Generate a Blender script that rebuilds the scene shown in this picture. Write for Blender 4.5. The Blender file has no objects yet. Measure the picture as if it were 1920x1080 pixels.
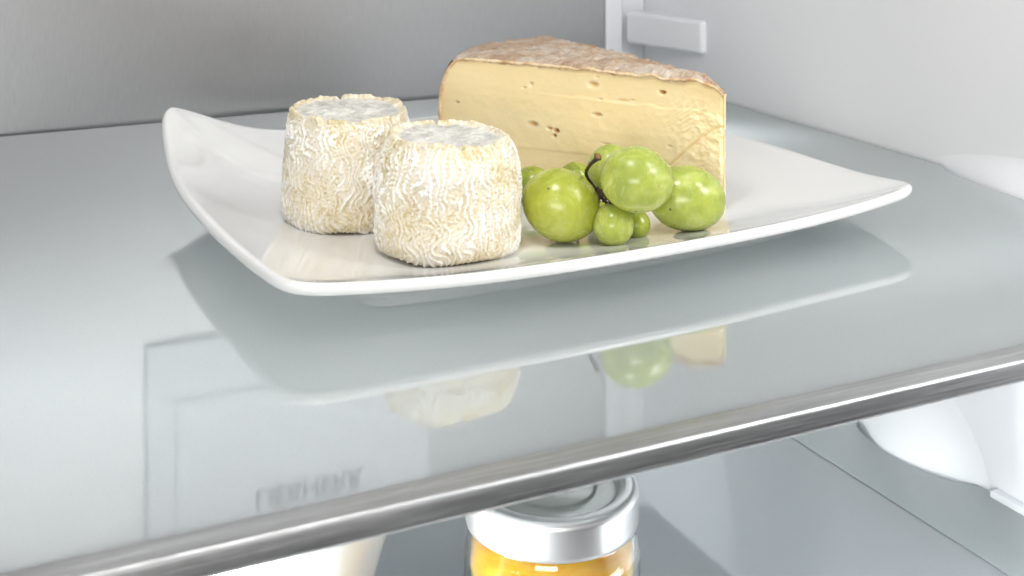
import bpy, math, random
import numpy as np
from mathutils import Vector, noise
random.seed(7); rng = np.random.default_rng(11)
U = 0.12                    # one layout unit = camera height above the glass shelf = 12 cm
PI = math.pi
scn = bpy.context.scene
col = scn.collection

# ------------------------------------------------------------ camera
YAW = math.atan(1192/2455)
cd = bpy.data.cameras.new('camera'); cam = bpy.data.objects.new('camera', cd); col.objects.link(cam)
cd.sensor_width = 36; cd.lens = 36*2455/1920; cd.shift_y = -810/1920
cd.clip_start = 0.01; cd.clip_end = 50
cam.location = (0, 0, U); cam.rotation_euler = (PI/2, 0, -YAW)
cd.dof.use_dof = True; cd.dof.focus_distance = 3.2*U; cd.dof.aperture_fstop = 26
scn.camera = cam
F = Vector((math.sin(YAW), math.cos(YAW))); R = Vector((math.cos(YAW), -math.sin(YAW)))
def place(lat, d):          # from distance ahead / sideways of the camera stand to fridge plan coordinates
    return (F.x*d + R.x*lat, F.y*d + R.y*lat)

# ------------------------------------------------------------ room light and lamps
w = bpy.data.worlds.new('World'); scn.world = w; w.use_nodes = True
bg = w.node_tree.nodes['Background']; bg.inputs[1].default_value = .72
_tc = w.node_tree.nodes.new('ShaderNodeTexCoord'); _sp = w.node_tree.nodes.new('ShaderNodeSeparateXYZ')
_mm = w.node_tree.nodes.new('ShaderNodeMath'); _mm.operation = 'ADD'; _mm.inputs[1].default_value = .12
_rp = w.node_tree.nodes.new('ShaderNodeValToRGB')          # a room: dim floor, light walls and ceiling
for a_, b_ in ((_tc.outputs['Generated'], _sp.inputs[0]), (_sp.outputs[2], _mm.inputs[0]), (_mm.outputs[0], _rp.inputs[0]), (_rp.outputs[0], bg.inputs[0])): w.node_tree.links.new(a_, b_)
_e = _rp.color_ramp.elements; _e[0].position = 0; _e[0].color = (.09, .092, .095, 1); _e[1].position = .55; _e[1].color = (.96, .97, .985, 1)
scn.view_settings.view_transform = 'Standard'; scn.view_settings.look = 'None'
scn.view_settings.exposure = .17; scn.view_settings.gamma = 1
def area(name, loc, target, sx, sy, power, color=(1, 1, 1)):
    l = bpy.data.lights.new(name, 'AREA'); l.shape = 'RECTANGLE'; l.size = sx*U; l.size_y = sy*U
    l.energy = power; l.color = color
    o = bpy.data.objects.new(name, l); col.objects.link(o)
    o.location = Vector(loc)*U
    o.rotation_euler = (Vector(target)-Vector(loc)).to_track_quat('-Z', 'Y').to_euler()
    return o
area('roof_lamp', (.72, 2.10, 2.50), (1.0, 3.3, .3), .5, .5, .36, (1, .985, .96))
area('softbox_front', (-2.3, -2.5, .95), (1.4, 3.6, .1), 3.4, 1.5, 2.2, (1, .985, .96))
area('side_lamp', (2.9, 1.0, 1.6), (1.7, 3.2, .1), .55, .55, .30, (1, 1, 1))
area('side_lamp', (2.9, 1.25, 2.5), (1.7, 3.2, .1), .45, .45, .20, (1, 1, 1))
for loc_, to_, sx_, sy_, pw_, sp_ in (((-.8, 2.5, -.74), (1.75, 3.2, -.02), 1.4, .40, 1.9, 70), ((2.75, 4.55, -.86), (1.7, 3.3, -.02), .6, .22, .35, 100),
                                      ((2.3, 2.0, -.70), (2.3, 3.4, -.75), .9, .3, .11, 150)):
    area('low_fill', loc_, to_, sx_, sy_, pw_, (.95, .975, 1)).data.spread = math.radians(sp_)  # added fill lights out of view, brightening the lower compartment and plate underside

scn.cycles.max_bounces = 12; scn.cycles.transparent_max_bounces = 12

# ------------------------------------------------------------ helpers
def tag(o, label=None, cat=None, group=None, kind=None):
    if label: o['label'] = label
    if cat: o['category'] = cat
    if group: o['group'] = group
    if kind: o['kind'] = kind
    return o
def empty(name, loc):
    o = bpy.data.objects.new(name, None); o.location = Vector(loc)*U; o.empty_display_size = .01
    col.objects.link(o); return o
def mesh(name, V, Fc, mat, parent=None, smooth=True, scale=True):
    """V in layout units, world coordinates"""
    V = np.asarray(V, dtype=float)
    if scale: V = V*U
    if parent is not None: V = V-np.array(parent.location if parent.parent is None else
                                          (parent.location+parent.parent.location))
    me = bpy.data.meshes.new(name); me.from_pydata(V.tolist(), [], [tuple(f) for f in Fc])
    if mat: me.materials.append(mat)
    me.polygons.foreach_set('use_smooth', [smooth]*len(me.polygons)); me.update()
    o = bpy.data.objects.new(name, me); col.objects.link(o); o.parent = parent
    return o
def gridf(nu, nv, wu=False, flip=False):
    f = []
    for i in range(nu if wu else nu-1):
        for j in range(nv-1):
            a, b = i*nv+j, ((i+1) % nu)*nv+j
            q = (a, b, b+1, a+1)
            f.append(q[::-1] if flip else q)
    return f
def grid_arr(nu, nv, off=0, flip=False):
    i, j = np.meshgrid(np.arange(nu-1), np.arange(nv-1), indexing='ij')
    a = (i*nv+j).ravel()+off
    f = np.stack([a, a+nv, a+nv+1, a+1], 1)
    return (f[:, ::-1] if flip else f).tolist()
def box(name, x0, x1, y0, y1, z0, z1, mat, parent=None, bev=0.01, seg=3):
    V = [(x, y, z) for x in (x0, x1) for y in (y0, y1) for z in (z0, z1)]
    Fc = [(0, 1, 3, 2), (4, 6, 7, 5), (0, 4, 5, 1), (2, 3, 7, 6), (0, 2, 6, 4), (1, 5, 7, 3)]
    o = mesh(name, V, Fc, mat, parent, smooth=bev > 0)
    if bev > 0:
        m = o.modifiers.new('b', 'BEVEL'); m.width = bev*U; m.segments = seg; m.limit_method = 'NONE'
        m.harden_normals = True
    return o
def lathe(name, prof, cx, cy, mat, parent=None, n=96, fn=None):
    V = []
    for i in range(n):
        t = 2*PI*i/n
        for r, z in prof:
            if fn: r = fn(t, r, z)
            V.append((cx+r*math.cos(t), cy+r*math.sin(t), z))
    return mesh(name, V, gridf(n, len(prof), True), mat, parent)
def fillet(pts, rad, k=5):
    """open polyline with its inner corners rounded"""
    out = [pts[0]]
    for a, b, c in zip(pts, pts[1:], pts[2:]):
        a, b, c = Vector(a), Vector(b), Vector(c)
        r = min(rad, (a-b).length*.45, (c-b).length*.45)
        p, q = b+(a-b).normalized()*r, b+(c-b).normalized()*r
        for i in range(k+1):
            t = i/k; out.append(tuple(p*(1-t)**2+b*2*t*(1-t)+q*t*t))
    out.append(pts[-1]); return out

# ------------------------------------------------------------ materials
class M:
    def __init__(s, name, color=(.8, .8, .8), rough=.5, metal=0, **kw):
        s.m = bpy.data.materials.new(name); s.m.use_nodes = True
        s.t = s.m.node_tree; s.b = s.t.nodes['Principled BSDF']
        s.b.inputs['Base Color'].default_value = (*color, 1); s.b.inputs['Roughness'].default_value = rough
        s.b.inputs['Metallic'].default_value = metal
        for k, v in kw.items(): s.b.inputs[k.replace('_', ' ')].default_value = v
    def n(s, typ, ins={}, **kw):
        nd = s.t.nodes.new(typ)
        for k, v in kw.items(): setattr(nd, k, v)
        for k, v in ins.items():
            if isinstance(v, bpy.types.NodeSocket): s.t.links.new(v, nd.inputs[k])
            else: nd.inputs[k].default_value = v
        return nd
    def l(s, a, b): s.t.links.new(a, s.b.inputs[b] if isinstance(b, str) else b)
    def ramp(s, fac, stops):
        r = s.t.nodes.new('ShaderNodeValToRGB'); s.t.links.new(fac, r.inputs[0])
        e = r.color_ramp.elements
        while len(e) < len(stops): e.new(.5)
        for i, (p, c) in enumerate(stops): e[i].position = p; e[i].color = (*c, 1) if len(c) == 3 else c
        return r.outputs[0]
    def coords(s, scale=(1, 1, 1), rot=(0, 0, 0)):
        tc = s.n('ShaderNodeTexCoord'); mp = s.n('ShaderNodeMapping', {0: tc.outputs['Object'], 3: scale, 2: rot})
        return mp.outputs[0]
    def noise(s, vec, scale, detail=3, rough=.5, dist=0):
        return s.n('ShaderNodeTexNoise', {'Vector': vec, 'Scale': scale, 'Detail': detail, 'Roughness': rough, 'Distortion': dist}).outputs[0]
    def bump(s, h, strength, dist, prev=None):
        ins = {'Height': h, 'Strength': strength, 'Distance': dist}
        if prev is not None: ins['Normal'] = prev
        return s.n('ShaderNodeBump', ins).outputs[0]
    def mix(s, f, a, b, mode='MIX'):
        nd = s.n('ShaderNodeMix', data_type='RGBA', blend_type=mode)
        for i, v in ((0, f), (6, a), (7, b)):
            if isinstance(v, bpy.types.NodeSocket): s.t.links.new(v, nd.inputs[i])
            else: nd.inputs[i].default_value = v if i == 0 else (*v, 1)
        return nd.outputs[2]
    def math(s, op, a, b=0, c=0):
        nd = s.n('ShaderNodeMath', operation=op)
        for i, v in ((0, a), (1, b), (2, c)):
            if isinstance(v, bpy.types.NodeSocket): s.t.links.new(v, nd.inputs[i])
            else: nd.inputs[i].default_value = v
        return nd.outputs[0]

# white moulded liner
x = M('white_liner', (.80, .81, .83), .38)
v = x.coords(); x.l(x.bump(x.noise(v, 1500, 2), .05, .0003), 'Normal')
x.l(x.ramp(x.noise(v, 9, 3), [(.3, (.765, .775, .80)), (.7, (.80, .81, .825))]), 'Base Color')
WHITE = x.m
# brushed steel back panel
x = M('brushed_steel_panel', (.56, .555, .56), .34, 1, Anisotropic=.5)
v = x.coords((2600, 2600, 160)); n1 = x.noise(v, 1, 3, .6)
v2 = x.coords((2.2, 2.2, 5)); n2 = x.noise(v2, 3.2, 2, .5, .3)
x.l(x.ramp(n1, [(.25, (.46, .458, .463)), (.75, (.53, .528, .534))]), 'Base Color')
x.l(x.ramp(n2, [(.3, (.36,)*3), (.7, (.48,)*3)]), 'Roughness')
x.l(x.bump(n1, .03, .0002), 'Normal')
STEEL = x.m
# brushed trim bar
x = M('brushed_aluminium', (.6, .6, .61), .3, 1, Anisotropic=.5)
v = x.coords((30, 2600, 2600)); n1 = x.noise(v, 1, 4, .7)
x.l(x.ramp(n1, [(.3, (.42, .422, .42)), (.7, (.76, .762, .757))]), 'Base Color')
x.l(x.ramp(n1, [(.2, (.26,)*3), (.8, (.42,)*3)]), 'Roughness')
x.l(x.bump(n1, .35, .0003), 'Normal')
TRIM = x.m
# satin glass shelf: milky body under a clear reflecting surface
def satin_glass(name, colr, ior, trans=0.0):
    x = M(name, colr, .5)
    v = x.coords(); g = x.noise(v, 2600, 2, .6)
    c = x.ramp(g, [(.3, tuple(k*.93 for k in colr)), (.7, tuple(k*1.06 for k in colr))])
    x.l(c, 'Base Color'); x.b.inputs['Specular IOR Level'].default_value = 0; x.b.inputs['Roughness'].default_value = .6
    body = x.b.outputs[0]
    tr = x.n('ShaderNodeBsdfTranslucent', {'Color': c})
    mx = x.n('ShaderNodeMixShader', {0: .84, 1: body, 2: tr.outputs[0]}); body = mx.outputs[0]
    if trans:
        tp = x.n('ShaderNodeBsdfTransparent', {'Color': (.96, .975, .97, 1)})
        mx = x.n('ShaderNodeMixShader', {0: trans, 1: body, 2: tp.outputs[0]}); body = mx.outputs[0]
    fr = x.n('ShaderNodeFresnel', {'IOR': ior})
    gl = x.n('ShaderNodeBsdfGlossy', {'Color': (.97, 1, .995, 1), 'Roughness': .045})
    mx = x.n('ShaderNodeMixShader', {0: x.math('MULTIPLY_ADD', fr.outputs[0], .9, .14), 1: body, 2: gl.outputs[0]})
    x.t.links.new(mx.outputs[0], x.t.nodes['Material Output'].inputs[0])
    return x.m
GLASS_TOP = satin_glass('satin_shelf_glass', (.71, .73, .73), 2.5)
GLASS_LOW = satin_glass('clear_shelf_glass', (.86, .885, .91), 1.5, .12)
UNDER = satin_glass('shelf_glass_underside', (.74, .76, .755), 1.5, .85)
BORDER = satin_glass('frosted_glass_border', (.75, .80, .80), 1.6)
x = M('shaded_green_glass_edge', (.10, .17, .165), .12, 0, Coat_Weight=.6); EDGE = x.m  # green of the glass edge, darkened to include the shadow of the rear gap
x = M('polished_glass_edge', (.45, .56, .55), .1, 0, Coat_Weight=1.0); EDGE2 = x.m
# porcelain
x = M('white_porcelain', (.79, .785, .765), .05, 0, Coat_Weight=.4, Coat_Roughness=.04)
v = x.coords(); x.l(x.bump(x.noise(v, 45, 2), .05, .0008), 'Normal'); PORC = x.m
# pale plastics / print
PRINT = M('grey_print', (.05, .052, .055), .5).m
# goat cheese
x = M('bloomy_rind', (.8, .76, .66), .75, 0, Subsurface_Weight=.12, Subsurface_Scale=.002)
x.b.inputs['Subsurface Radius'].default_value = (1, .7, .4)
at = x.n('ShaderNodeAttribute', attribute_name='rind')
sep = x.n('ShaderNodeSeparateColor', {0: at.outputs['Color']})
v = x.coords()
cvar = x.ramp(x.noise(v, 130, 4, .6), [(.35, (.74, .68, .56)), (.68, (.80, .75, .67))])
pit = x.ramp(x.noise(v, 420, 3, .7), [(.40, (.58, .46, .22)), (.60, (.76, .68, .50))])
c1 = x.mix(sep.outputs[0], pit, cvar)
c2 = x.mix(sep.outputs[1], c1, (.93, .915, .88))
spk = x.ramp(x.noise(v, 700, 2, .5), [(.63, (0,)*3), (.70, (1,)*3)])
spk2 = x.ramp(x.noise(v, 95, 3, .6), [(.50, (0,)*3), (.60, (1,)*3)])
c3 = x.mix(x.math('MULTIPLY', x.math('MULTIPLY', spk, spk2), .8), c2, (.42, .30, .11))
mold = x.ramp(x.noise(v, 170, 4, .65, .6), [(.33, (.42, .41, .375)), (.48, (.58, .56, .505)), (.64, (.74, .715, .65))])
c4 = x.mix(sep.outputs[2], c3, mold)
x.l(c4, 'Base Color')
x.l(x.bump(x.noise(v, 900, 3, .6), .5, .0003), 'Normal')
GOAT = x.m
# pressed cheese paste
x = M('cheese_paste', (.86, .68, .38), .42, 0, Subsurface_Weight=.2, Subsurface_Scale=.004)
x.b.inputs['Subsurface Radius'].default_value = (1, .6, .25)
at = x.n('ShaderNodeAttribute', attribute_name='tint'); sep = x.n('ShaderNodeSeparateColor', {0: at.outputs['Color']})
v = x.coords()
c0 = x.ramp(x.noise(x.coords((8, 8, 30)), 1.6, 3, .5), [(.3, (.955, .76, .415)), (.7, (.965, .81, .49))])
c1 = x.mix(sep.outputs[0], c0, (.66, .37, .11))
c2 = x.mix(sep.outputs[1], c1, (.93, .80, .55))
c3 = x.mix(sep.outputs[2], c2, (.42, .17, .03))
x.l(c3, 'Base Color'); x.l(x.bump(x.noise(v, 420, 4, .65), .18, .0006), 'Normal')
PASTE = x.m
x = M('washed_rind', (.5, .38, .28), .85)
v = x.coords((1, 1, 1), (0, 0, .62)); vs = x.coords((150, 900, 300), (0, 0, .62))
na = x.noise(x.coords(), 75, 5, .68, .5); nb = x.noise(vs, 1, 4, .7)
c0 = x.ramp(na, [(.33, (.30, .165, .085)), (.45, (.44, .29, .18)), (.55, (.55, .45, .35)), (.68, (.66, .61, .54))])
c1 = x.mix(.4, c0, x.ramp(nb, [(.35, (.36, .22, .13)), (.65, (.72, .62, .50))]))
x.l(c1, 'Base Color'); x.l(x.bump(nb, .7, .0008, x.bump(na, .5, .001)), 'Normal')
RIND = x.m
x = M('rind_edge', (.72, .52, .28), .7); v = x.coords()
x.l(x.ramp(x.noise(v, 260, 4, .65), [(.35, (.55, .33, .14)), (.62, (.84, .68, .44))]), 'Base Color'); RINDEDGE = x.m
# grapes
def grape_mat(name, a, b, c):
    x = M(name, b, .3, 0, Subsurface_Weight=.65, Subsurface_Scale=.008, Coat_Weight=.12, Coat_Roughness=.2)
    x.b.inputs['Subsurface Radius'].default_value = (.8, 1, .15)
    v = x.coords()
    c0 = x.ramp(x.noise(v, 110, 4, .6, 1.4), [(.36, a), (.56, b), (.72, c)])
    wv = x.ramp(x.noise(x.coords((1, 1, .35)), 230, 3, .6, 2.0), [(.56, (0,)*3), (.72, (1,)*3)])
    c1 = x.mix(x.math('MULTIPLY', wv, .4), c0, (.60, .65, .36))
    vo = x.n('ShaderNodeTexVoronoi', {'Vector': v, 'Scale': 190})
    dot = x.ramp(vo.outputs['Distance'], [(.05, (1,)*3), (.10, (0,)*3)])
    sel = x.ramp(x.n('ShaderNodeSeparateColor', {0: vo.outputs['Color']}).outputs[0], [(.80, (0,)*3), (.82, (1,)*3)])
    x.l(x.mix(x.math('MULTIPLY', x.math('MULTIPLY', dot, sel), .85), c1, (.07, .05, .02)), 'Base Color')
    x.l(x.ramp(x.noise(v, 160, 3), [(.3, (.16,)*3), (.7, (.34,)*3)]), 'Roughness')
    x.l(x.bump(x.noise(v, 300, 2), .06, .0004), 'Normal')
    return x.m
GR_A = grape_mat('green_grape_skin', (.33, .39, .06), (.44, .49, .10), (.58, .62, .24))
GR_B = grape_mat('yellow_green_grape_skin', (.33, .36, .035), (.41, .44, .06), (.52, .55, .16))
GR_C = grape_mat('deep_green_grape_skin', (.26, .31, .035), (.35, .40, .05), (.45, .49, .13))
x = M('grape_stem', (.05, .03, .02), .7); v = x.coords()
x.l(x.ramp(x.noise(v, 300, 3), [(.35, (.022, .012, .016)), (.7, (.075, .045, .022))]), 'Base Color')
x.l(x.bump(x.noise(v, 500, 3), .8, .0005), 'Normal'); STEM = x.m
x = M('stem_cut', (.25, .13, .05), .8); CUT = x.m
# jar
x = M('lid_metal', (.60, .60, .595), .36, 1); v = x.coords()
x.l(x.bump(x.noise(x.coords((300, 300, 1600)), 1, 4), .05, .0003), 'Normal'); LID = x.m
x = M('lid_top_lacquer', (.13, .14, .13), .5, .2, Coat_Weight=.1); LIDTOP = x.m
x = M('jar_glass', (.98, .99, .98), .01, 0, Transmission_Weight=1.0, IOR=1.47); JGLASS = x.m
x = M('honey', (.93, .55, .02), .08, 0, Subsurface_Weight=.8, Subsurface_Scale=.012, Transmission_Weight=.25, IOR=1.40)
x.b.inputs['Subsurface Radius'].default_value = (1, .6, .1)
v = x.coords((1, 1, 3)); x.l(x.ramp(x.noise(v, 60, 3, .6, 1.5), [(.3, (.90, .46, .008)), (.7, (.97, .66, .06))]), 'Base Color'); HONEY = x.m

# ------------------------------------------------------------ fridge interior (setting)
XW, XL, YB, ZL, ZF, ZC = 3.114, -.9, 5.035, -.972, -1.42, 2.9
sw = box('side_wall', XW, XW+.2, 1.1, YB+.2, ZF-.1, ZC, WHITE, bev=0); tag(sw, kind='structure')
lw = box('left_wall', XL-.2, XL, 1.1, YB+.2, ZF-.1, ZC, WHITE, bev=0); tag(lw, kind='structure')
cl = box('ceiling', XL-.2, XW+.2, 1.1, YB+.2, ZC+.003, ZC+.2, WHITE, bev=0); tag(cl, kind='structure')
bw = box('back_wall', XL-.003, XW-.003, YB+.012, YB+.18, ZF-.1, ZC-.003, WHITE, bev=0); tag(bw, kind='structure')
sp = box('steel_panel', XL+.01, 2.892, YB-.012, YB+.02, ZF, ZC-.02, STEEL, bw, bev=.004)
cs = box('corner_strip', 2.897, 2.985, YB-.02, YB+.02, ZF, ZC-.02, WHITE, bw, bev=.012)
# liner floor under the lower shelf, its front-to-back ridges made up so their shading gives soft stripes
V = []; nx, ny = 260, 4
for i in range(nx):
    X = XL-.01+(XW-.0+.02-XL)*i/(nx-1)
    q = X-2.05
    z = ZF+.10*math.exp(-((X-2.72)/.10)**2)+.07*math.exp(-((X-2.35)/.11)**2)+.05*math.exp(-((X-1.95)/.16)**2)+.03*math.sin(X*5)
    for j in range(ny): V.append((X, 1.0+(YB+.1-1.0)*j/(ny-1), z))
fl = mesh('floor', V, gridf(nx, ny), WHITE); tag(fl, kind='structure')
# tapered shelf rail moulded on the right wall near the corner
pl = [(XW-.022, 4.56), (XW-.126, YB-.03), (XW+.02, YB-.03), (XW+.02, 4.56)]
V = [(a, b, z) for z in (.17, .312) for a, b in pl]
o = mesh('shelf_rail', V, [(3, 2, 1, 0), (4, 5, 6, 7), (0, 1, 5, 4), (1, 2, 6, 5), (2, 3, 7, 6), (3, 0, 4, 7)], WHITE, sw)
m = o.modifiers.new('b', 'BEVEL'); m.width = .018*U; m.segments = 5; m.limit_method = 'NONE'; m.harden_normals = True
# soft swellings of the wall where the shelves are cut out
def swelling(yc, sy, zc, sz, sx):
    V = []; n1, n2 = 64, 28
    for i in range(n1):
        t = 2*PI*i/n1
        for j in range(n2):
            r = 1.25*(1-j/(n2-1)); h = math.exp(-(r*1.35)**2.6)-math.exp(-(1.25*1.35)**2.6)
            V.append((XW+.002-sx*h, yc+sy*r*math.cos(t), zc+sz*r*math.sin(t)))
    return mesh('wall_swelling', V, gridf(n1, n2, True), WHITE, sw)
swelling(2.62, .58, -.045, .12, .13)
swelling(3.34, .29, ZL-.08, .30, .115)

# ------------------------------------------------------------ glass shelves
def slab(name, outline, z1, th, mat, mat_edge, parent, cham=.006):
    n = len(outline)
    c = Vector((sum(p[0] for p in outline)/n, sum(p[1] for p in outline)/n))
    def inset(k):
        out = []
        for i in range(n):
            p0, p, p1 = (Vector(outline[(i+q) % n]) for q in (-1, 0, 1))
            e = (p1-p0).normalized(); nr = Vector((-e.y, e.x)); out.append(tuple(p+nr*k))
        return out
    V = [(*p, z1) for p in inset(cham)]+[(*p, z1-cham) for p in outline]+[(*p, z1-th) for p in outline]
    Fc = [tuple(range(n))]+[(i, n+i, n+(i+1) % n, (i+1) % n) for i in range(n)] + \
         [(n+i, 2*n+i, 2*n+(i+1) % n, n+(i+1) % n) for i in range(n)]+[tuple(range(3*n-1, 2*n-1, -1))]
    o = mesh(name, V, Fc, mat, parent, smooth=False)
    o.data.materials.append(mat_edge)
    for k in range(1, 2*n+1): o.data.polygons[k].material_index = 1
    o.data.materials.append(UNDER); o.data.polygons[2*n+1].material_index = 2
    return o
def shelf_outline(x0, x1, y0, y1, na, nb, dep):
    """counter-clockwise, with a curved cut-out in the right side between y=na and y=nb"""
    pts = [(x0, y0), (x1, y0)]
    for i in range(25):
        t = i/24; y = na+(nb-na)*t
        if y <= y0+.01: continue
        s = min(1, 4*t*(1-t)); pts.append((x1-dep*s**.6, y))
    pts += [(x1, y1), (x0, y1)]
    return pts
YF = 1.93
top = empty('glass_shelf', (1.1, 3.4, -.035))
tag(top, 'upper milky glass shelf with a brushed steel front bar, carrying the plate of cheese', 'shelf')
slab('glass_pane', shelf_outline(XL+.02, XW-.004, YF, YB-.035, 2.04, 3.20, .10), 0, .034, GLASS_TOP, EDGE, top, .010)
# front bar: profile swept along X
prof = fillet([(1.946, .001), (1.946, .0045), (1.883, .0045), (1.877, -.035), (1.898, -.042), (1.96, -.041), (1.96, -.0352)], .008, 6)
xs = np.linspace(XL+.02, XW-.02, 3)
V = [(X, p[0], p[1]) for X in xs for p in prof]
mesh('front_bar', V, gridf(len(xs), len(prof), flip=False), TRIM, top)
low = empty('glass_shelf', (1.1, 3.4, ZL-.035))
tag(low, 'lower glass shelf with a pale frosted side border, under the honey jar', 'shelf')
slab('glass_pane', shelf_outline(XL+.02, XW-.004, YF, YB-.035, 3.05, 3.61, .10), ZL, .034, GLASS_LOW, EDGE2, low, .006)
bo = shelf_outline(2.79, XW-.012, YF+.01, YB-.05, 3.05, 3.61, .10)
mesh('side_border', [(*p, ZL+.003) for p in bo]+[(*p, ZL+.0012) for p in bo],
     [tuple(range(len(bo)))]+[(i, i+len(bo), (i+1) % len(bo)+len(bo), (i+1) % len(bo)) for i in range(len(bo))], BORDER, low, smooth=False)
prof2 = [(a, b+ZL) for a, b in prof]
mesh('front_bar', [(X, p[0], p[1]) for X in xs for p in prof2], gridf(len(xs), len(prof2)), TRIM, low)
box('edge_clip', XW-.035, XW-.002, 2.05, 2.98, ZL+.001, ZL+.022, WHITE, low, bev=.004)

# ------------------------------------------------------------ lettered cover on the back panel (mirrored in the glass)
cv = empty('duct_cover', (1.48, YB-.02, .8355))
tag(cv, 'white cover with grey capital lettering on the steel back panel, mirrored in the shelf', 'cover')
box('frame', .907, 2.053, YB-.040, YB-.014, .8355, 2.35, WHITE, cv, bev=.015)
box('panel', 1.016, 2.040, YB-.056, YB-.042, 1.055, 2.30, WHITE, cv, bev=.012)
cu = bpy.data.curves.new('lettering', 'FONT'); cu.body = 'LIEBHERR'; cu.size = .10*U; cu.extrude = .001*U; cu.offset = .0012*U
to = bpy.data.objects.new('t', cu); col.objects.link(to); bpy.context.view_layer.update()
me = bpy.data.meshes.new_from_object(to.evaluated_get(bpy.context.evaluated_depsgraph_get()))
wd = max(v_.co.x for v_ in me.vertices)
for v_ in me.vertices:
    v_.co = Vector((v_.co.x*.44*U/wd, v_.co.z, v_.co.y))
bpy.data.objects.remove(to)
me.materials.clear(); me.materials.append(PRINT)
lo = bpy.data.objects.new('lettering', me); col.objects.link(lo); lo.parent = cv
lo.location = Vector((1.313-1.48, -.0385, 1.452-.8355))*U

# ------------------------------------------------------------ plate
A, B, D, C = (.785, 2.605, .127), (2.478, 2.685, .122), (2.43, 4.05, .17), (.800, 3.985, .245)
NS = 22.0; KK = 2**(1/NS)
def plate_pt(a, b):
    def bl(i): return ((1-a)*(1-b)*A[i]+(1+a)*(1-b)*B[i]+(1+a)*(1+b)*D[i]+(1-a)*(1+b)*C[i])/4
    return bl(0), bl(1)
def rim_ab(t):
    c, s = math.cos(t), math.sin(t)
    k = (abs(c)**NS+abs(s)**NS)**(-1/NS); return c*k, s*k
def plan(a, b, s):
    X, Y = plate_pt(a*s*KK, b*s*KK)
    s2 = s*s
    fa, fb = 1-min(1, (a*KK)**2), 1-min(1, (b*KK)**2)
    if b < 0: Y -= .070*fa*s2*b*b
    else: Y += .15*fa*s2*b*b
    if a < 0: X -= .040*fb*s2*a*a
    else: X += .07*fb*s2*a*a
    return X, Y
def zrim(a, b):
    a2, b2 = min(1, (a*KK)**2), min(1, (b*KK)**2)
    wa, wb, wc = a2*(1-b2)+1e-6, b2*(1-a2)+1e-6, (a2*b2)**2
    za = .120 if a < 0 else .085; zb = .107 if b < 0 else .10
    zc = ((1-a)*(1-b)*A[2]+(1+a)*(1-b)*B[2]+(1+a)*(1+b)*D[2]+(1-a)*(1+b)*C[2])/4 if False else \
        (A if a < 0 and b < 0 else B if b < 0 else D if a > 0 else C)[2]
    return (wa*za+wb*zb+wc*zc)/(wa+wb+wc)
ZW, S0 = .045, .64
def ztop(a, b, s):
    if s <= S0: return ZW
    t = (s-S0)/(1-S0); return ZW+(zrim(a, b)-ZW)*t**1.75
pe = empty('plate', (1.61, 3.3, 0)); tag(pe, 'white porcelain square plate with upturned corners holding the cheese and grapes', 'plate')
NT = 640; V = []
ss = [i/10*S0 for i in range(1, 11)]+[S0+(1-S0)*i/18 for i in range(1, 19)]
rows = len(ss)
for i in range(NT):
    a, b = rim_ab(2*PI*i/NT+.003)
    for s in ss: V.append((*plan(a, b, s), ztop(a, b, s)))
    zr = zrim(a, b); th = .027; X0, Y0 = plan(a, b, 1); X1, Y1 = plan(a, b, .98); n = Vector((X0-X1, Y0-Y1)).normalized()
    for k in range(1, 8):                       # rounded lip
        ph = PI*k/8; V.append((X0+n.x*.0125*math.sin(ph), Y0+n.y*.0125*math.sin(ph), zr-th/2+th/2*math.cos(ph)))
    for s in ss[::-1]: V.append((*plan(a, b, s), ztop(a, b, s)-.027-.001*(1-s)))
nv = len(V)//NT
Fc = gridf(NT, nv, True)
V.append((*plan(0, 0, 0), ZW)); V.append((*plan(0, 0, 0), ZW-.028))
for i in range(NT):
    j = (i+1) % NT; Fc.append((len(V)-2, j*nv, i*nv)); Fc.append((len(V)-1, i*nv+nv-1, j*nv+nv-1))
mesh('dish', V, [f[::-1] for f in Fc], PORC, pe)
V = []
fp = fillet([(.66, .018), (.665, .0), (.70, .0), (.725, .021)], .008, 4)
for i in range(NT):
    a, b = rim_ab(2*PI*i/NT)
    NSs = NS
    for s, z in fp: V.append((*plan(a, b, s), z+.0006))
mesh('foot_ring', V, [f[::-1] for f in gridf(NT, len(fp), True)], PORC, pe)

# ------------------------------------------------------------ wrinkled goat cheeses
def band(nu, nv_, ku, spread, aniso, seed):
    """periodic band-passed random field, spread = relative band width, aniso > 1 prefers upright ridges"""
    r = np.random.default_rng(seed); f = np.fft.fft2(r.standard_normal((nu, nv_)))
    kx = np.fft.fftfreq(nu, 1/nu)[:, None]; ky = np.fft.fftfreq(nv_, 1/nv_)[None, :]
    asp = .32/1.2                              # height over circumference
    k = np.sqrt(kx**2+(ky*aniso/asp)**2); f *= np.exp(-((k-ku)/(ku*spread))**2)
    o = np.real(np.fft.ifft2(f)); return o/o.std()
def labyrinth(nu, nv_, ku, p, seed, r_=.5, steps=36):
    """periodic field of winding stripes (Swift-Hohenberg), mostly upright when p > 0"""
    u = np.random.default_rng(seed).standard_normal((nu, nv_))*.4
    kx = np.fft.fftfreq(nu, 1/nu)[:, None]; ky = np.fft.fftfreq(nv_, 1/nv_)[None, :]
    kv = (ky/(.32/1.2))**2; k2 = (kx**2+kv)/ku**2
    L = r_-(1-k2)**2-p*kv/(kx**2+kv+1e-6)
    g_ = np.random.default_rng(seed+9); dt = .6; den = 1/(1-dt*L)
    for _ in range(steps):
        u = np.real(np.fft.ifft2((np.fft.fft2(u-dt*u**3+.22*g_.standard_normal(u.shape)))*den))
    return u/u.std()
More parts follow.
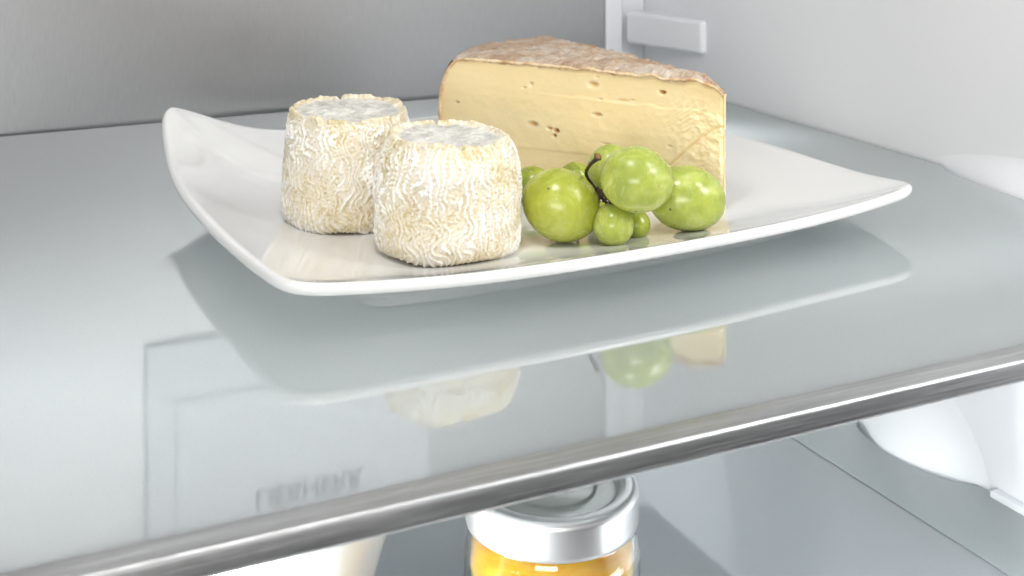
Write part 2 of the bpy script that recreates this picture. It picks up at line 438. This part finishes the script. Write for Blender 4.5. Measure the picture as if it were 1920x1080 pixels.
def goat(cx, cy, z0, rad, hgt, seed, lean, toprad, label, spin, iso):
    nu, nh = 620, 250
    e = empty('goat_cheese', (cx, cy, z0)); tag(e, label, 'cheese', 'goat cheeses on the plate')
    f1 = labyrinth(nu, 256, 56, .42, seed); f2 = labyrinth(nu, 256, 66, .10, seed+1); wp = band(nu, 256, 14, .6, 1.0, seed+8); f3 = band(nu, 256, 95, .5, 1, seed+2)
    lo_ = band(nu, 256, 5, .8, 1.0, seed+3)
    V = np.zeros((nu, nh, 3)); C_ = np.zeros((nu, nh, 4)); C_[..., 3] = 1
    prof = fillet([(.0, 0), (rad*.955, 0), (rad*1.0, hgt*.40), (rad*.955, hgt*.80), (toprad*1.02, hgt*1.0), (toprad*.93, hgt*.962), (0, hgt*.955)], rad*.21, 8)
    P = np.array(prof); L = np.r_[0, np.cumsum(np.hypot(*np.diff(P, axis=0).T))]
    s_bot = L[np.argmax(P[:, 0] > rad*.70)]; rimi = np.argmax(P[:, 1]); s_rim = L[rimi]
    tt = np.r_[np.linspace(s_bot*.05, s_bot, 12, endpoint=False), np.linspace(s_bot, s_rim, nh-52, endpoint=False), np.linspace(s_rim, L[-1], 40)]
    pr = np.interp(tt, L, P[:, 0]); pz = np.interp(tt, L, P[:, 1])
    nr = np.gradient(pz); nz = -np.gradient(pr); q = np.hypot(nr, nz); nr /= q; nz /= q
    lo2 = band(nu, 256, 9, .7, 1.0, seed+5)[:, 3]+.5*band(nu, 256, 26, .5, 1.0, seed+6)[:, 3]
    for i in range(nu):
        th = 2*PI*i/nu+spin
        ct, st = math.cos(th), math.sin(th)
        hh = np.clip(pz/hgt, 0, 1); jj = np.clip((hh*255).astype(int), 0, 255)
        ontop = (tt > s_rim-.01*1).astype(float)
        topm = np.clip((tt-s_rim+.004)/.012, 0, 1)
        side = 1-topm
        upw = np.clip((hh-.28-iso*.35+.12*lo_[i, jj])/.35, 0, 1)
        ii = i+4.2*wp[i, jj]; i0 = np.floor(ii).astype(int); fr_ = ii-i0
        fa = f1[i0 % nu, jj]*(1-fr_)+f1[(i0+1) % nu, jj]*fr_; fb = f2[i0 % nu, jj]*(1-fr_)+f2[(i0+1) % nu, jj]*fr_
        fa = fa+.35*f3[i, jj]+.3*wp[(i+70) % nu, jj]
        rdg = np.clip((fa-.1)/1.2, 0, 1.1)**1.3*upw+np.clip((fb-.1)/1.3, 0, 1.1)**1.3*(1-upw)*.8
        rdg = np.clip(rdg*(.95+.28*lo_[i, jj])*(1-.75*np.exp(-((tt-s_rim)/.022)**2)), 0, 1.15)
        disp = side*(rad*.027*rdg+rad*.0022*f3[i, jj])+rad*.012*lo_[i, jj]*side
        rimb = np.exp(-((tt-s_rim)/.012)**2)
        disp += rimb*rad*.010*lo2[i]
        # soft corner of the rim folded in
        nick = sum(np.exp(-((((th-c+PI) % (2*PI))-PI)/w_)**2) for c, w_ in ((-2.3, .03), (-1.75, .05), (-1.1, .025), (1.4, .03), (2.6, .035)))
        r_ = pr+nr*disp-rimb*rad*.035*nick; z_ = pz+nz*disp-rimb*hgt*.035*nick
        # uneven outline and slight lean
        wob = 1+.009*math.sin(2*th+seed)+.007*math.sin(3*th+seed*2)+.005*math.sin(5*th)
        V[i, :, 0] = cx+r_*wob*ct+lean[0]*z_; V[i, :, 1] = cy+r_*wob*st+lean[1]*z_
        X_, Y_ = r_*ct, r_*st
        V[i, :, 2] = z0+z_*(1+.02*math.sin(th+seed))+topm*0
        if True:
            for j in range(nh-40, nh):
                p = Vector((X_[j]*38, Y_[j]*38, seed)); V[i, j, 2] += .0050*noise.fractal(p, 1, 2, 3)+.003*noise.noise(p*.35)
                # pressed grid lines of the drying mat
                if seed % 2: 
                    for g in (-.08, .0, .08):
                        V[i, j, 2] -= .0030*math.exp(-((X_[j]-g)/.0035)**2)+.0022*math.exp(-((Y_[j]-g*.9)/.0035)**2)
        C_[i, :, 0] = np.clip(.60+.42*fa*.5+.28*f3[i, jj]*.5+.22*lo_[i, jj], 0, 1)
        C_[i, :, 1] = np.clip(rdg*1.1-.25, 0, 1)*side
        yel = np.exp(-((tt-s_rim+.004)/.020)**2)
        C_[i, :, 0] *= 1-.6*yel*np.clip(.6+.5*lo2[i], 0, 1); C_[i, :, 1] *= 1-yel*.7
        C_[i, :, 2] = np.clip((tt-s_rim-.012)/.012, 0, 1)
    V2 = V.reshape(-1, 3); Fc = gridf(nu, nh, True)
    Vl = V2.tolist(); n0 = len(Vl); Vl.append([cx, cy, z0]); tp = V[:, -1, :].mean(0).tolist()
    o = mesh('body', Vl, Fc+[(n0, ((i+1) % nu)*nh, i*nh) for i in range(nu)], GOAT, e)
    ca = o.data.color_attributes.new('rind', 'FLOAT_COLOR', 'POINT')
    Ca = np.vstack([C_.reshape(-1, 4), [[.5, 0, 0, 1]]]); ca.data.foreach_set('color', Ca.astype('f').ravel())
    return e
x1, y1 = place(-.1570, 3.19); goat(x1, y1, ZW+.001, .180, .283, 24, (.012, .0), .138, 'nearer goat cheese with deep upright wrinkles and a grey sunken top, beside the grapes', .3, 0.0)
x2, y2 = place(-.4350, 3.44); goat(x2, y2, ZW+.001, .168, .298, 31, (.02, .0), .150, 'rear left goat cheese with mat lines pressed in its top, standing behind the other', 1.3, .8)

# ------------------------------------------------------------ cheese wedge
T = Vector((2.056, 2.925)); Lp = Vector((1.585, 3.70)); Fp = Vector((2.045, 3.975))
we = empty('cheese_wedge', (1.9, 3.5, ZW)); tag(we, 'pale yellow wedge of soft cheese with pinkish brown rind and small holes, behind the grapes', 'cheese')
HW = .338
def wdir(a):
    ang0 = math.atan2(*(Lp-T).yx); ang1 = math.atan2(*(Fp-T).yx)
    an = ang0+(ang1-ang0)*a; Rr = (Lp-T).length*(1-a)+(Fp-T).length*a+.05*math.sin(PI*a)
    return Vector((math.cos(an), math.sin(an))), Rr
def gfac(t):
    t = min(1, max(0, t)); return 1+.040*math.sin(PI*t**1.1)-.022*t**16
def htop(s, a=0):
    w_ = .010*math.exp(-((s-.10)/.05)**2)+.006*math.sin(s*31+a*4)*math.exp(-s*3)+.0035*math.sin(s*57+a*9)*math.exp(-s*2.2)+.003*math.sin(s*83)*(1-s)
    return HW*(1-.085*math.exp(-(s/.045)**1.3)-.035*s**60+.018*math.sin(PI*s))+w_*.8
FN = Vector((-(Lp-T).y, (Lp-T).x)).normalized()       # outward normal of the cut face
if FN.y > 0: FN = -FN
# holes on the cut face: photo position along the face -> (s,t), radii
def face_st(u, v):
    k = (u-960)/2455                          # solve T + s*(L-T) on that bearing
    e = Lp-T
    s = (T.dot(R)-k*T.dot(F))/(k*e.dot(F)-e.dot(R)); P = T+e*s; d = P.dot(F)
    z = 1-(v+270)*d/2455; return s, (z-ZW)/HW
holes = [(1116, 162, 9, 5, .8), (1120, 148, 4, 3, .3), (1243, 174, 6, 3.5, 1.0), (1129, 218, 8, 3.5, .75), (1013, 236, 9, 4.5, .85), (1043, 243, 5, 3, .8), (1055, 248, 5, 4, 1.1),
         (1051, 257, 3.5, 3, 1.0), (875, 194, 4, 2.5, .7), (1004, 161, 4, 3.5, .5), (993, 168, 4, 2, .5), (1133, 190, 4, 2, .3), (1175, 192, 13, 3, .3), (1145, 272, 9, 2, .4), (1262, 276, 5, 3, .4), (1190, 190, 4, 2, .35)]
hs = [(*face_st(u, v_), a/2455*4/.89, b/2455*3.75/HW, k) for u, v_, a, b, k in holes]
nS, nT = 560, 230
V = []; Cc = []
for i in range(nS):
    s = i/(nS-1)
    for j in range(nT):
        t = j/(nT-1)
        P = T+(Lp-T)*s*gfac(t); z = ZW+t*htop(s)
        q = Vector((s*9, t*3.4, 2.1))
        dn = .0022*noise.fractal(q*1.2, 1, 2, 4)+.0006*noise.noise(Vector((s*2, t*16, 7)))
        # two knife steps running along the face
        dn += .0035/(1+math.exp(-(t-.27-.02*math.sin(s*5))/.006))-.0030/(1+math.exp(-(t-.76+.01*s)/.004))*(1 if s < .55 else max(0, 1-(s-.55)*8))
        tip = math.exp(-(s/.17)**4)*math.exp(-((t-.50-s*.4)/.30)**4)
        cr = noise.fractal(Vector((s*46+t*10, t*17-s*22, 4)), 1, 2, 4); ridg = 1-abs(noise.noise(Vector((s*36+t*12, t*13, 9))))*2
        dn += tip*(.0030*cr+.0034*ridg)
        # torn flap line near the tip
        fl_ = t-(.30+2.5*(.17-s) if s < .17 else .30); dn -= .007*math.exp(-(fl_/.018)**2)*(1 if s < .19 else math.exp(-((s-.19)/.03)**2))
        red = 0; dark = 0; pale = tip*max(0, ridg-.3)*.5
        for a, b, ra, rb, k in hs:
            if abs(s-a) < 4*ra and abs(t-b) < 4*rb:
                wv = 1+.35*noise.noise(Vector((s*120, t*60, a*50)))
                rr = (((s-a)/ra)**2+((t-b)/rb)**2)*wv
                dn -= .014*k*math.exp(-rr**1.5); pale = max(pale, .6*math.exp(-((rr-2.2)/1.2)**2)); red = max(red, .75*k*math.exp(-rr))
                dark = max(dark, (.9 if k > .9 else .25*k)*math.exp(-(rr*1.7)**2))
        edge = min((1-s*1.0)*.885, (1-t)*HW)
        red = max(red, .42*math.exp(-edge/.010), .25*math.exp(-edge/.035))
        for cr_s, cr_t, ln in ((.055, .13, .02),): red = max(red, .45*math.exp(-((s-cr_s-.02*math.sin(t*20))/.004)**2-((t-cr_t-.1)/.12)**2))
        if tip > .1 and ridg < -.2: red = max(red, .3*tip)
        e_ = max(0, 1-s/.012); dn -= .012*e_*e_
        dn -= .006*math.exp(-(1-t)/.012)
        V.append((P.x+FN.x*dn, P.y+FN.y*dn, z)); Cc.append((min(1, red), min(1, pale), min(1, dark), 1))
Fc = grid_arr(nS, nT, 0, True)
nf = len(V)
nA = 40                                        # remaining faces: tip-side edge, far cut face and outer side (under the rind)
for i in range(nA):
    dr, Rr = wdir(i/(nA-1))
    for j in range(24):
        t = j/23
        if i == 0: P = T+(Lp-T)*gfac(t)
        else: P = T+dr*Rr*gfac(t)
        V.append((P.x, P.y, ZW+t*htop(1))); Cc.append((.3, 0, 0, 1))
Fc += grid_arr(nA, 24, nf, True); n2 = len(V)
for i in range(30):
    s = i/29
    for j in range(24):
        t = j/23; dr, Rr = wdir(1); k = max(.0, s)
        P = T+dr*Rr*k*gfac(t); V.append((P.x, P.y, ZW+t*htop(s))); Cc.append((0, 0, 0, 1))
Fc += grid_arr(30, 24, n2, False); n3 = len(V)
for i in range(12):                            # underside
    for j in range(12):
        dr, Rr = wdir(i/11); P = T+dr*Rr*(j/11); V.append((P.x, P.y, ZW+.0005)); Cc.append((0, 0, 0, 1))
Fc += grid_arr(12, 12, n3)
o = mesh('paste', V, Fc, PASTE, we)
ca = o.data.color_attributes.new('tint', 'FLOAT_COLOR', 'POINT'); ca.data.foreach_set('color', np.array(Cc, dtype='f').ravel())
# rind: top crust with folds plus outer side
V = []; nA, nR = 150, 330
for i in range(nA):
    a = i/(nA-1)
    for j in range(nR):
        rr = j/(nR-1)
        if rr < .70: s = rr/.70; t = 1
        else: s = 1; t = 1-(rr-.70)/.30
        dr, Rr = wdir(a)
        base = T if s > 0 else T
        P = base+dr*Rr*s*gfac(t)
        z = ZW+t*htop(s, a*3*(1 if a > 0 else 0))
        e = Vector((P.x*13, P.y*13, 0)); f_ = noise.fractal(Vector((P.x*20, P.y*20, 3)), 1, 2, 4)
        al = (P.x*.80+P.y*.6); ac = (P.x*-.6+P.y*.80)
        folds = noise.noise(Vector((al*9, ac*58, 1)))+.5*noise.noise(Vector((al*14, ac*120, 5)))
        amp = .006+.006*(1-s)
        dz = .0075+amp*f_+.0038*folds
        crown = .012*math.sin(PI*min(1, a))*math.sin(PI*s)
        if rr < .70: z += dz+crown*.8
        else: P = P+dr*(dz*.8); z += (dz+0)*max(0, 1-(rr-.70)/.02)
        # the crust overhangs the cut face a little, wavy
        if a == 0 or i < 3:
            hang = .006+.004*noise.noise(Vector((s*25, 1, 1)))
            P = P+FN*hang*(1-i/3)
            if rr < .70: z -= (.004+.009*(1-i/2.0 if i < 2 else 0)) if i < 2 else 0
        V.append((P.x, P.y, z))
Fc = grid_arr(nA, nR, 0)
o = mesh('rind', V, Fc, RIND, we)
# thin pale crust line where the rind is cut: ribbon along the front edge
V = []; n = 520
for i in range(n):
    rr = i/(n-1)
    if rr < .74: s = rr/.74; t = 1
    else: s = 1; t = 1-(rr-.74)/.26
    P = T+(Lp-T)*s*gfac(t); z = ZW+t*htop(s)
    wv = noise.noise(Vector((rr*70, 3, 1))); wv2 = noise.noise(Vector((rr*22, 8, 2))); ow = 1 if rr < .74 else 3.2
    wd_ = .0075+.003*wv+.002*wv2
    cdir = Vector((0, -1)) if rr < .72 else (Vector((1, 0)) if rr > .76 else Vector((.7, -.7)))
    for k, (o1, o2) in enumerate(((-.35, .001), (-.1, .007), (.35, .0085), (.8, .005), (1.0, -.004))):
        along = (T-Lp).normalized()*cdir.x*wd_*(o1 if o1 > 0 else o1*ow); Pz = z+cdir.y*wd_*o1
        V.append((P.x+along.x+FN.x*(o2+.0015*wv), P.y+along.y+FN.y*(o2+.0015*wv), Pz))
mesh('crust_edge', V, grid_arr(n, 5), RINDEDGE, we)

# ------------------------------------------------------------ grapes
gb = empty('grape_bunch', (*place(.25, 3.25), ZW)); tag(gb, 'small bunch of green grapes with dark stems lying before the cheese wedge', 'grapes')
def grape(u, v, d, ru, rv, tilt, mat, rd=None, seed=0):
    k = d/2455; lat = (u-960)*k; z = 1-(v+270)*k; cx, cy = place(lat, d); a, b = ru*k, rv*k; c = rd*k if rd else b
    V = []; n1, n2 = 56, 32
    ct, st = math.cos(tilt), math.sin(tilt)
    for i in range(n1):
        for j in range(n2):
            th, ph = 2*PI*i/n1, PI*j/(n2-1)
            p = Vector((math.cos(ph), math.sin(ph)*math.cos(th), math.sin(ph)*math.sin(th)))
            w_ = 1+.018*noise.noise(p*1.6+Vector((seed, 0, 0)))+.035*p.x
            q = Vector((p.x*a, p.y*c, p.z*b))*w_
            qx, qz = q.x*ct-q.z*st, q.x*st+q.z*ct
            # egg shape: long axis sideways; small dimple where it hung
            V.append((cx+R.x*qx+F.x*q.y, cy+R.y*qx+F.y*q.y, z+qz))
    return mesh('grape', V, gridf(n1, n2, True, True), mat, gb)
grape(1191, 336, 3.19, 69, 61, -.18, GR_A, 60, 1)
grape(1050, 383, 3.24, 75, 66, -.45, GR_B, 66, 2)
grape(1284, 371, 3.326, 75, 60, -.15, GR_A, 60, 3)
grape(1148, 421, 3.205, 39, 39.5, 0, GR_A, 39, 4)
grape(1192, 421, 3.285, 27, 27, 0, GR_C, 27, 5)
grape(997, 347, 3.62, 37, 35, 0, GR_C, 33, 6)
grape(1078, 333, 3.70, 30, 29, 0, GR_C, 28, 7)
grape(1144, 322, 3.40, 46, 51, 0, GR_A, 42, 8)
grape(1126, 404, 3.36, 25, 27, 0, GR_C, 26, 9)
def tube(name, pts, rads, mat, parent, n=10):
    V = []
    for i, p in enumerate(pts):
        p = Vector(p); dr = (Vector(pts[min(i+1, len(pts)-1)])-Vector(pts[max(0, i-1)])).normalized()
        s1 = dr.cross(Vector((0, 0, 1)) if abs(dr.z) < .9 else Vector((1, 0, 0))).normalized(); s2 = dr.cross(s1)
        for k in range(n):
            t = 2*PI*k/n; rr = rads[i]*(1+.15*noise.noise(p*90+Vector((k, 0, 0)))); V.append(p+(s1*math.cos(t)+s2*math.sin(t))*rr)
    Fc = [(i*n+k, i*n+(k+1) % n, (i+1)*n+(k+1) % n, (i+1)*n+k) for i in range(len(pts)-1) for k in range(n)]
    Fc += [tuple(range(n))[::-1], tuple(range((len(pts)-1)*n, len(pts)*n))]
    return mesh(name, [tuple(q) for q in V], Fc, mat, parent)
def sp3(u, v, d): k = d/2455; return (*place((u-960)*k, d), 1-(v+270)*k)
def curve(pts, n=14):
    out = []
    P = [Vector(p) for p in pts]; P = [P[0]*2-P[1]]+P+[P[-1]*2-P[-2]]
    for i in range(1, len(P)-2):
        for k in range(n):
            t = k/n; a, b, c, d = P[i-1:i+3]
            out.append(.5*((2*b)+(c-a)*t+(2*a-5*b+4*c-d)*t*t+(3*b-a-3*c+d)*t**3))
    out.append(P[-2]); return out
c = curve([sp3(1128, 372, 3.30), sp3(1110, 345, 3.30), sp3(1099, 326, 3.27), sp3(1105, 311, 3.24), sp3(1117, 299, 3.22), sp3(1121, 294, 3.215)])
rd = [.0042+.0075*max(0, (i/len(c)-.66)/.34)**1.3 for i in range(len(c))]
st_ = tube('stem', c, rd, STEM, gb)
dr = Vector(c[-1])-Vector(c[-3]); tube('stem_tip', [c[-1], Vector(c[-1])+dr.normalized()*.004], [.0095, .0085], CUT, gb)
for pts, r0 in (([(1118, 352, 3.27), (1126, 368, 3.25), (1137, 380, 3.23)], .0045), ([(1124, 355, 3.24), (1136, 370, 3.21), (1150, 384, 3.20)], .0036),
                ([(1122, 356, 3.25), (1123, 372, 3.24), (1123, 380, 3.27)], .0032), ([(1124, 360, 3.24), (1140, 352, 3.22), (1150, 350, 3.2)], .0036),
                ([(1128, 372, 3.25), (1160, 395, 3.27), (1186, 405, 3.28)], .0032), ([(1120, 356, 3.26), (1090, 352, 3.4), (1078, 345, 3.6)], .003), ([(1122, 366, 3.26), (1105, 372, 3.26), (1095, 376, 3.25)], .003)):
    c = curve([sp3(*p) for p in pts]); tube('stem', c, [r0*(1+.35*math.sin(i*.9)) for i in range(len(c))], STEM, gb)

# ------------------------------------------------------------ honey jar on the lower shelf
jx, jy = place(.0905, 2.96); ZJ = ZL+.004
je = empty('honey_jar', (jx, jy, ZJ)); tag(je, 'glass jar of amber honey with a silver screw lid on the lower shelf', 'jar')
zt = -.412
gp = fillet([(.0, ZJ), (.175, ZJ), (.197, ZJ+.03), (.199, zt-.135), (.176, zt-.098), (.172, zt-.02)], .03, 7)
gi = fillet([(.160, zt-.02), (.162, zt-.102), (.185, zt-.142), (.181, ZJ+.05), (.165, ZJ+.028), (0, ZJ+.026)], .024, 7)
lathe('glass_body', gp+gi, jx, jy, JGLASS, je, 128)
hp = fillet([(.0, ZJ+.028), (.163, ZJ+.030), (.1795, ZJ+.052), (.1835, zt-.144), (.1605, zt-.104), (.1595, zt-.075), (0, zt-.075)], .022, 7)
lathe('honey', hp, jx, jy, HONEY, je, 128)
lp = fillet([(.186, zt-.084), (.193, zt-.086), (.1955, zt-.078), (.1955, zt-.012), (.186, zt), (.160, zt), (.146, zt-.016)], .010, 6)
lathe('lid', lp, jx, jy, LID, je, 160)
lathe('lid_panel', fillet([(.150, zt-.013), (.143, zt-.0155), (.100, zt-.0155), (.094, zt-.011), (.0005, zt-.011)], .005, 4), jx, jy, LIDTOP, je, 128)

# ------------------------------------------------------------ white bowl on the lower shelf
bx, by = place(-.625, 2.98)
be = empty('bowl', (bx, by, ZL+.004)); tag(be, 'white porcelain bowl on the lower shelf, left of the honey jar', 'bowl')
z0 = ZL+.004
pr = fillet([(.0, z0+.004), (.15, z0+.004), (.165, z0), (.18, z0), (.20, z0+.03), (.275, z0+.20), (.362, z0+.50), (.378, z0+.612), (.374, z0+.622), (.362, z0+.618), (.345, z0+.52), (.26, z0+.22), (.18, z0+.05), (.0, z0+.035)], .03, 6)
lathe('wall', pr, bx, by, PORC, be, 160)
